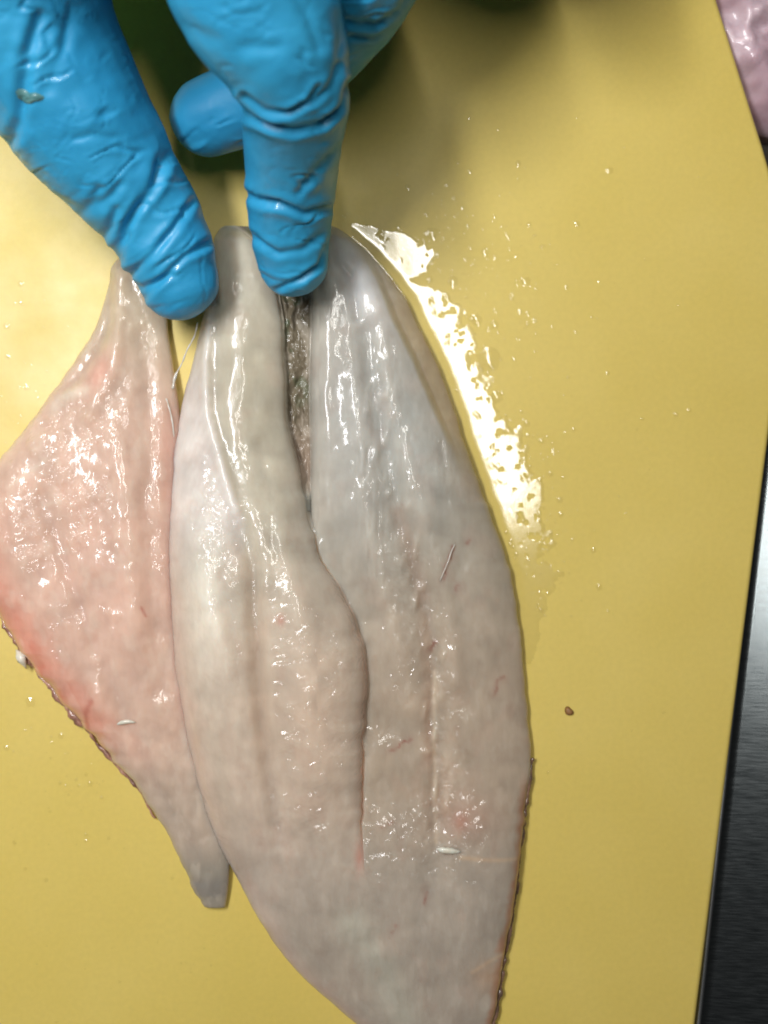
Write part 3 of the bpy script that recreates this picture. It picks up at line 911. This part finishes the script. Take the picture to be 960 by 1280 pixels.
    for c_ in range(n + nM, n + nM + nG + 1): full[:, c_] = full[:, n + nM - 1]
    Fw = sstep(0.3, 0.95, fuse)[:, None, None]
    nrm = nrm * (1 - Fw) + full * Fw
    nrm /= np.linalg.norm(nrm, axis=-1, keepdims=True) + 1e-12
    root = empty('butterflied_fillet', tuple(P(440, 800, 0)))
    tag(root, 'opened greyish fish fillet with two long flaps, pressed under the gloved index finger', 'fish fillet')
    iG = slice(n + nM + 2, n + nM + nG - 2)
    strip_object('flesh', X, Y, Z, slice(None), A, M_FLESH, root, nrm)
    mk = (ys > 318) & (ys < 640)
    g = strip_object('membrane', X[mk], Y[mk], Z[mk] + 0.25, iG, {k: v[mk] for k, v in A.items()}, M_FLESH, root, None, 'both')
    tag(g, 'dark wet membrane in the slit between the two flaps')
    return root, ys, rr


butter, BY, BR = build_butterfly()
sp = path_px([(666, 948, 1.6), (663, 975, 1.6), (659, 1000, 1.6), (653, 1045, 1.6), (644, 1120, 1.6), (631, 1200, 1.6), (617, 1282, 1.5), (604, 1330, 1.4)], 150)
ii = np.arange(150)
rad = 0.0005 * (0.9 + 0.8 * fbm(ii / 4.5, ii * 0 + 3, 131) + 0.3 * fbm(ii / 1.5, ii * 0 + 9, 132))
sp = [p + np.array([-0.0001 + 0.0003 * a, 0.0, -0.0003]) for p, a in zip(sp, fbm(ii / 4, ii * 0 + 1, 133))]
tube_along('skin_edge', sp, list(np.maximum(rad, 0.00012)), M_SKIN, butter, 8, 0.15, 8)
tube_along('pin_bone', path_px([(545, 1061, 6.6), (556, 1063, 6.9), (566, 1064, 6.9), (576, 1065, 6.5)], 12),
           [0.0001, 0.0003, 0.0005, 0.0006, 0.0006, 0.0006, 0.00055, 0.0006, 0.0005, 0.0004, 0.0003, 0.0001], M_BONE, butter, 8, 0.15, 9, 0.6)
tube_along('sinew', path_px([(550, 726, 6.6), (556, 712, 7.2), (561, 700, 7.3), (564, 690, 7.0), (569, 680, 6.5)], 14), [0.00011] * 14, M_THREAD, butter, 6, 0.3, 10)

# ------------------------------------------------------------------ gloved hand
def hand_tube(pts, sides=28, sub=10):
    """closed tapered tube: pts = (px, py, z mm, radius mm, flatten) -> verts, faces with round ends"""
    w = np.array([np.append(P(a, b, c * 0.001), [r * 0.001, f]) for a, b, c, r, f in pts])
    t = np.concatenate([[0], np.cumsum(np.linalg.norm(np.diff(w[:, :3], axis=0), axis=1))])
    tt = np.linspace(0, t[-1], (len(pts) - 1) * sub + 1)
    c = np.stack([curve(np.stack([t, w[:, k]], 1), tt) for k in range(5)], 1)
    # round caps
    def cap(c0, c1, rev):
        d = c0[:3] - c1[:3]; d /= np.linalg.norm(d)
        out = []
        for i in range(1, 7):
            a = math.pi / 2 * i / 6.3
            out.append(np.concatenate([c0[:3] + d * c0[3] * math.sin(a) * 0.95, [c0[3] * math.cos(a), c0[4]]]))
        return out
    c = np.array(cap(c[0], c[1], True)[::-1] + list(c) + cap(c[-1], c[-2], False))
    vv, ff = [], []
    n = len(c)
    for i in range(n):
        d = c[min(i + 1, n - 1), :3] - c[max(i - 1, 0), :3]
        d = Vector(d).normalized()
        up = Vector((0, 0, 1)) if abs(d.z) < 0.95 else Vector((0, 1, 0))
        s = d.cross(up).normalized(); u2 = s.cross(d).normalized()
        for j in range(sides):
            a = 2 * math.pi * j / sides
            vv.append(Vector(c[i, :3]) + s * (c[i, 3] * math.cos(a)) + u2 * (c[i, 3] * c[i, 4] * math.sin(a)))
    for i in range(n - 1):
        for j in range(sides):
            j2 = (j + 1) % sides
            ff.append((i * sides + j, i * sides + j2, (i + 1) * sides + j2, (i + 1) * sides + j))
    ff.append(tuple(range(sides))[::-1]); ff.append(tuple(range((n - 1) * sides, n * sides)))
    return vv, ff


def build_hand():
    tubes = [
        # thumb: tip on the left fillet
        [(224, 350, 13.5, 7.7, 0.86), (210, 312, 15.0, 8.8, 0.92), (184, 264, 17.5, 9.3, 0.95), (146, 212, 21, 11.2, 0.98), (95, 140, 26, 13.2, 1.0),
         (36, 40, 32, 15.0, 1.0), (5, -70, 40, 16.5, 1.0), (30, -240, 60, 17, 1.0), (90, -430, 66, 19, 1.0)],
        # index: tip between the two flaps, bent at the middle joint
        [(366, 330, 15.5, 6.7, 0.92), (363, 290, 19, 7.5, 0.95), (364, 235, 25, 8.1, 0.98), (366, 175, 33, 8.5, 1.0), (368, 120, 41, 9.2, 1.0), (356, 72, 46.5, 10.4, 1.0),
         (322, 0, 51, 12.4, 1.0), (282, -110, 56, 13.2, 1.0), (230, -270, 62, 13.5, 1.0)],
        # middle finger: curled back under the index finger
        [(257, 148, 13.5, 7.0, 1.0), (310, 128, 16, 7.6, 1.0), (372, 85, 20, 8.0, 1.0), (420, 35, 27, 8.3, 1.0), (452, -15, 36, 8.7, 1.0), (472, -75, 45, 9.4, 1.0),
         (470, -190, 55, 10.0, 1.0), (400, -370, 62, 13, 1.0)],
        # ring and little finger: curled, beyond the frame
        [(590, -130, 10, 7.0, 1.0), (640, -100, 17, 7.6, 1.0), (680, -120, 31, 8.3, 1.0), (680, -190, 45, 9.0, 1.0), (620, -290, 55, 9.8, 1.0), (545, -400, 60, 12.5, 1.0)],
        [(705, -235, 9, 6.2, 1.0), (745, -215, 16, 6.6, 1.0), (785, -235, 29, 7.2, 1.0), (780, -290, 41, 7.8, 1.0), (730, -360, 50, 8.6, 1.0), (665, -430, 56, 11, 1.0)],
        # back of the hand
        [(230, -270, 60, 12.5, 1.0), (225, -480, 68, 15, 0.9), (250, -760, 72, 17, 0.9)],
        [(400, -370, 61, 12.5, 1.0), (370, -560, 68, 15, 0.9), (330, -760, 72, 17, 0.9)],
        [(545, -400, 59, 12, 1.0), (490, -580, 66, 14.5, 0.9), (400, -780, 70, 17, 0.9)],
        [(665, -430, 54, 10.5, 1.0), (590, -600, 62, 14, 0.9), (450, -790, 68, 17, 0.9)],
        [(90, -430, 64, 16, 1.0), (170, -600, 67, 17, 0.9), (290, -790, 70, 18, 0.9)],
        [(0, -130, 40, 17, 0.95), (150, -156, 35, 18, 0.95), (300, -178, 43, 17, 0.95)],  # unseen palm bulk, added to shade the gap between thumb and index
        [(40, -250, 58, 16, 0.9), (150, -230, 56, 15, 0.9), (270, -300, 60, 15, 0.9)],       # web of the thumb
        [(110, -310, 30, 17, 1.0), (330, -340, 23, 19, 1.0), (560, -345, 23, 17, 1.0)],      # unseen palm mass, added low to keep light out of the gap
        # wrist
        [(330, -740, 71, 26, 0.75), (335, -900, 72, 27, 0.78), (340, -1120, 74, 31, 0.85)],
    ]
    vv, ff = [], []
    for t in tubes:
        v, f = hand_tube(t)
        o = len(vv); vv += v; ff += [tuple(i + o for i in q) for q in f]
    me = bpy.data.meshes.new('glove_rough')
    me.from_pydata([tuple(v) for v in vv], [], ff)
    bm = bmesh.new(); bm.from_mesh(me); bmesh.ops.recalc_face_normals(bm, faces=bm.faces[:]); bm.to_mesh(me); bm.free()
    tmp = bpy.data.objects.new('glove_rough', me); scene.collection.objects.link(tmp)
    md = tmp.modifiers.new('remesh', 'REMESH'); md.mode = 'VOXEL'; md.voxel_size = 0.00048; md.use_smooth_shade = True
    sm = tmp.modifiers.new('smooth', 'SMOOTH'); sm.factor = 0.5; sm.iterations = 8
    dg = bpy.context.evaluated_depsgraph_get()
    nm = bpy.data.meshes.new_from_object(tmp.evaluated_get(dg))
    bpy.data.objects.remove(tmp)
    nm.name = 'glove'
    nV = len(nm.vertices)
    co = np.empty(nV * 3); nm.vertices.foreach_get('co', co); co = co.reshape(-1, 3)
    no = np.empty(nV * 3); nm.vertices.foreach_get('normal', no); no = no.reshape(-1, 3)
    px, py = to_px(co)
    up = sstep(-0.25, 0.35, no[:, 2])
    disp = np.zeros(nV)

    def crease(pts, depth, w, ridge=0.5, shift=1.7, zmin=0, only=None):
        """groove along a line with a swollen fold on both sides"""
        nonlocal disp
        d = pdist(px, py, pts)
        w = w * (0.62 + 0.25 * vnoise(px / 30, py / 30, len(pts) + int(pts[0][0])))
        depth = depth * (0.25 + 1.2 * vnoise(px / 26, py / 26, 7 + int(pts[0][1])))
        g = -np.exp(-(d / w) ** 2) + 0.6 * ridge * np.exp(-((d - w * 2.0) / (w * 1.3)) ** 2)
        m = up * (co[:, 2] > zmin * 0.001)
        if only is not None: m = m * only
        disp = disp + depth * 0.001 * g * m
    onI = ((px > 286) | (co[:, 2] > 0.030)) & (co[:, 2] > 0.009)
    hi = co[:, 2] > 0.024      # keeps index creases off the curled finger below it
    idx = onI & ((py > 200) | (co[:, 2] > 0.029))
    # index finger
    crease([(292, 128), (312, 146), (340, 158), (368, 163), (402, 155), (428, 134), (437, 104)], 1.15, 6.0, 0.75, 1.9, 25, idx)
    crease([(305, 120), (330, 138), (360, 142), (385, 128), (398, 108)], 0.7, 5.0, 0.5, 1.8, 30, idx)
    crease([(392, 128), (412, 108), (425, 80)], 0.55, 5.0, 0.5, 1.8, 30, idx)
    crease([(294, 234), (318, 250), (347, 254), (380, 268), (420, 258)], 0.95, 6.5, 0.6, 1.9, 8, idx)
    crease([(375, 240), (401, 208), (430, 180)], 0.7, 7.0, 0.5, 1.8, 8, idx)
    crease([(308, 292), (347, 318), (379, 312), (404, 292)], 0.70, 6.0, 0.6, 1.9, 8, idx)
    crease([(340, 366), (374, 352), (401, 333), (412, 300)], 0.75, 5.0, 0.6, 1.9, 8, idx)
    crease([(230, 30), (290, 60), (350, 60)], 0.25, 12, 0.3, 1.8, 30, idx)
    crease([(425, 10), (428, 50), (420, 90)], 0.35, 9, 0.3, 1.8, 30, idx)
    crease([(360, -20), (385, 20), (398, 60)], 0.3, 10, 0.4, 1.8, 30, idx)
    # thumb
    th = (px < 275) & ((px < 200) | (py > 205))
    crease([(203, 200), (192, 233), (173, 260), (157, 284), (146, 325)], 0.85, 8.0, 0.7, 1.8, 5, th)
    crease([(240, 252), (217, 287), (190, 318), (155, 350)], 0.70, 7.0, 0.6, 1.8, 5, th)
    crease([(262, 303), (232, 320), (200, 350), (176, 374)], 0.70, 6.0, 0.6, 1.8, 5, th)
    crease([(146, 347), (176, 360), (215, 344)], 0.5, 5.5, 0.5, 1.8, 5, th)
    crease([(60, 248), (98, 262), (130, 252), (150, 232)], 0.55, 10, 0.5, 1.8, 5, th)
    crease([(84, 282), (108, 262), (124, 236)], 0.55, 8, 0.5, 1.8, 5, th)
    crease([(120, 305), (138, 285), (146, 262)], 0.55, 8, 0.5, 1.8, 5, th)
    crease([(8, 190), (24, 150), (32, 90), (50, 20)], 0.8, 10, 0.6, 1.8, 5, th)
    crease([(60, 110), (80, 60), (90, 10)], 0.35, 10, 0.5, 1.8, 5, th)
    crease([(85, 175), (115, 168), (150, 172)], 0.25, 8, 0.4, 1.8, 5, th)
    # middle finger knuckle
    mf = px > 432
    crease([(436, 26), (470, 32), (500, 12), (520, -20)], 0.8, 6.5, 0.7, 1.9, 5, mf)
    crease([(440, 45), (468, 48), (492, 36)], 0.5, 5, 0.5, 1.9, 5, mf)
    # loose uneven rubber everywhere
    disp = disp + 0.00040 * fbm(px / 75, py / 60, 101) + 0.00005 * fbm(px / 24, py / 18, 102)
    isth = px < 285 - 0.25 * np.clip(220 - py, 0, 400)
    uu = np.where(isth, 0.8 * px - 0.6 * py, px); vv_ = np.where(isth, 0.6 * px + 0.8 * py, py)
    for sd, su, sv, amp in ((201, 90, 32, 0.00034), (202, 48, 17, 0.00016), (203, 30, 46, 0.00010)):
        nz = fbm(uu / su, vv_ / sv, sd, 2)
        ln = np.exp(-(nz / 0.07) ** 2) - 0.35 * np.exp(-((np.abs(nz) - 0.2) / 0.1) ** 2)
        mk = sstep(-0.05, 0.45, fbm(px / 60, py / 60, sd + 10))
        disp = disp - amp * ln * mk * up
    co = co + no * disp[:, None]
    nm.vertices.foreach_set('co', co.ravel())
    nm.polygons.foreach_set('use_smooth', [True] * len(nm.polygons))
    nm.materials.clear(); nm.materials.append(M_GLOVE)
    nm.update()
    root = empty('person', tuple(P(330, -740, 0.06)))
    tag(root, "person's left hand in a wet blue rubber glove pinching the fillets from above", 'person')
    g = bpy.data.objects.new('glove', nm); link(g); local(g, root)
    # a shred of flesh stuck to the thumb of the glove, following its surface
    ppx, ppy = to_px(co)
    near = (np.abs(ppx - 36) < 40) & (np.abs(ppy - 120) < 40) & (no[:, 2] > 0)
    c3 = co[near]; n3 = no[near]; qx, qy = ppx[near], ppy[near]
    vv, ff = [], []
    nr_, na_ = 5, 22
    for i in range(nr_ + 1):
        for j in range(na_):
            a = 2 * math.pi * j / na_
            r = i / nr_ * (1 + 0.22 * math.sin(2 * a + 0.6) + 0.2 * math.sin(3 * a + 2.2) + 0.1 * math.sin(5 * a))
            x, y = 36 + 15 * r * math.cos(a), 121 + 9 * r * math.sin(a)
            k = int(np.argmin((qx - x) ** 2 + (qy - y) ** 2))
            lift = 0.0003 * math.sqrt(max(0, 1 - (i / nr_) ** 2)) - 0.00015 * (i == nr_)
            b3 = P(x, y, c3[k, 2]); vv.append(b3 + n3[k] * (lift + 0.0001))
    for i in range(nr_):
        for j in range(na_):
            j2 = (j + 1) % na_
            ff.append((j, na_ + j2, na_ + j) if i == 0 else (i * na_ + j, i * na_ + j2, (i + 1) * na_ + j2, (i + 1) * na_ + j))
    sh = mesh_obj('flesh_shred', vv, [f[::-1] for f in ff], M_SHRED)
    tag(sh, 'small greenish grey shred stuck to the thumb of the blue glove', 'scrap')
    return root


person = build_hand()

# ------------------------------------------------------------------ water on the board
def build_film():
    xs = np.arange(440, 760, 1.6); ys = np.arange(225, 830, 1.6)
    X, Y = np.meshgrid(xs, ys)
    ex = np.interp(Y, BY, BR); ex = np.where(Y < 277, 424 - (277 - Y) * 0.6, ex)
    d = (X - ex) * 0.93
    w = curve([(225, 1), (268, 2), (285, 34), (305, 60), (335, 40), (350, 14), (365, 34), (400, 38), (460, 30), (520, 38), (560, 52), (620, 46), (680, 36), (720, 40), (760, 24), (830, 6)], ys)[:, None]
    w = 1.6 * w * (1 + 0.38 * fbm(X / 30, Y / 30, 111) + 0.08 * fbm(X / 10, Y / 10, 112))
    t = 1 - d / np.maximum(w, 1)
    h = 0.09 * sstep(0.0, 0.25, t) + 0.8 * np.exp(-np.maximum(d, 0) / 3.5) * (t > 0)
    h = h + 0.004 * fbm(X / 16, Y / 22, 113) * sstep(0, 0.3, t)
    # holes in the film towards its lower end
    h = h - 0.12 * sstep(0.42, 0.7, fbm(X / 8, Y / 8, 115)) * sstep(14, 40, d)
    keep = (t > 0) & (d > -14) & (h > 0.02) & ((d > 0) | (Y > 286))
    idx = -np.ones(X.shape, int)
    q = keep[:-1, :-1] & keep[1:, :-1] & keep[1:, 1:] & keep[:-1, 1:]
    used = np.zeros(X.shape, bool)
    for a, b in ((0, 0), (1, 0), (1, 1), (0, 1)):
        used[a:X.shape[0] - 1 + a, b:X.shape[1] - 1 + b] |= q
    idx[used] = np.arange(used.sum())
    s = K
    V = np.stack([(X[used] - 480) * s, (640 - Y[used]) * s, np.maximum(h[used], 0.02) * 0.001 + 0.00005], 1)
    i, j = np.nonzero(q)
    F = np.stack([idx[i, j], idx[i + 1, j], idx[i + 1, j + 1], idx[i, j + 1]], 1)
    o = mesh_obj('water_film', V, F.tolist(), M_WATER)
    tag(o, 'thin shiny film of water along the right side of the opened fillet', 'water', kind='stuff')


build_film()


def build_drops():
    rr = random.Random(11)
    vv, ff = [], []

    def drop(x, y, r, flat=0.45, ang=0.0, el=1.0):
        p = P(x, y, 0)
        o = len(vv)
        n = 14
        rings = [(1.0, 0.0), (0.86, 0.14), (0.68, 0.42), (0.46, 0.74), (0.22, 0.95)]
        wobs = [1 + 0.12 * math.sin(k * 2.1 + x) + 0.08 * math.sin(k * 3.7 + y) for k in range(n)]
        for f, zz in rings:
            for k in range(n):
                a = 2 * math.pi * k / n
                cx, cy = math.cos(a) * f * r * wobs[k] * el, math.sin(a) * f * r * wobs[k]
                vv.append((p[0] + (cx * math.cos(ang) - cy * math.sin(ang)) * K, p[1] + (cx * math.sin(ang) + cy * math.cos(ang)) * K, 0.00004 + zz * r * K * flat))
        vv.append((p[0], p[1], 0.00004 + r * K * flat))
        for q in range(len(rings) - 1):
            for k in range(n):
                k2 = (k + 1) % n
                ff.append((o + q * n + k, o + q * n + k2, o + (q + 1) * n + k2, o + (q + 1) * n + k))
        for k in range(n):
            ff.append((o + 4 * n + k, o + 4 * n + (k + 1) % n, o + 5 * n))
    # larger ones seen in the photograph
    for x, y, r in [(611, 450, 15), (621, 496, 8), (566, 352, 7), (540, 292, 8), (596, 400, 7), (618, 406, 6), (657, 352, 6), (636, 554, 9), (656, 600, 6),
                    (606, 315, 5), (510, 234, 4), (762, 213, 5), (688, 593, 3.5), (700, 625, 4), (701, 643, 3.5), (742, 688, 3.5), (749, 734, 4), (676, 763, 3.5), (677, 551, 3.5),
                    (38, 878, 6), (76, 920, 4), (8, 935, 4), (113, 980, 3.5), (26, 355, 4), (8, 408, 4), (9, 445, 3.5), (33, 484, 4), (25, 378, 2.5), (640, 645, 9), (634, 600, 7),
                    (862, 513, 3), (845, 518, 3), (58, 1100, 3), (95, 975, 2.5), (215, 1098, 2.5)]:
        drop(x, y, r, 0.10 if 450 < x < 780 else 0.16, rr.uniform(0, 3), rr.uniform(0.85, 1.25))
    def scatter(n, cx, cy, sx, sy, rmin, rmax, ok=lambda x, y: True):
        c = 0
        while c < n:
            x, y = rr.gauss(cx, sx), rr.gauss(cy, sy)
            if ok(x, y):
                drop(x, y, rmin + (rmax - rmin) * rr.random() ** 2.5, rr.uniform(0.06, 0.14) if 450 < x < 780 else rr.uniform(0.12, 0.2), rr.uniform(0, 3), rr.uniform(0.8, 1.4)); c += 1
    out_r = lambda x, y: x > float(np.interp(y, BY, BR)) + 6
    scatter(170, 590, 440, 55, 130, 1.0, 4.0, out_r)
    scatter(90, 655, 640, 28, 60, 1.0, 3.5, out_r)
    scatter(60, 560, 300, 60, 40, 1.0, 3.5, out_r)
    scatter(50, 740, 620, 90, 220, 0.8, 2.2, lambda x, y: out_r(x, y) and x < 930)
    lf_l = lambda y: float(np.interp(y, LF[0], LF[1]))
    scatter(45, 30, 440, 40, 70, 0.8, 2.6, lambda x, y: 330 < y < 560 and x < lf_l(y) - 6)
    scatter(60, 80, 970, 70, 80, 0.8, 2.6, lambda x, y: 800 < y < 1250 and x < lf_l(min(y, 1140)) - 10)
    scatter(20, 200, 1190, 90, 50, 0.8, 2.0, lambda x, y: y > 1150 and x < 290)
    o = mesh_obj('water_droplets', vv, ff, M_DROPS)
    tag(o, 'fine water droplets splashed over the yellow board', 'water', kind='stuff')


build_drops()

# specks of fish on the board and on the glove
sp1 = lumpy('flesh_speck', lambda a: 5.5 * (1 + 0.15 * math.sin(2 * a) + 0.1 * math.sin(3 * a + 1)), 0.0007, 0.00003, M_SPECK, 6, 18, 3, (711, 889), 0.0002)
tag(sp1, 'tiny brown speck on the board right of the opened fillet', 'speck')
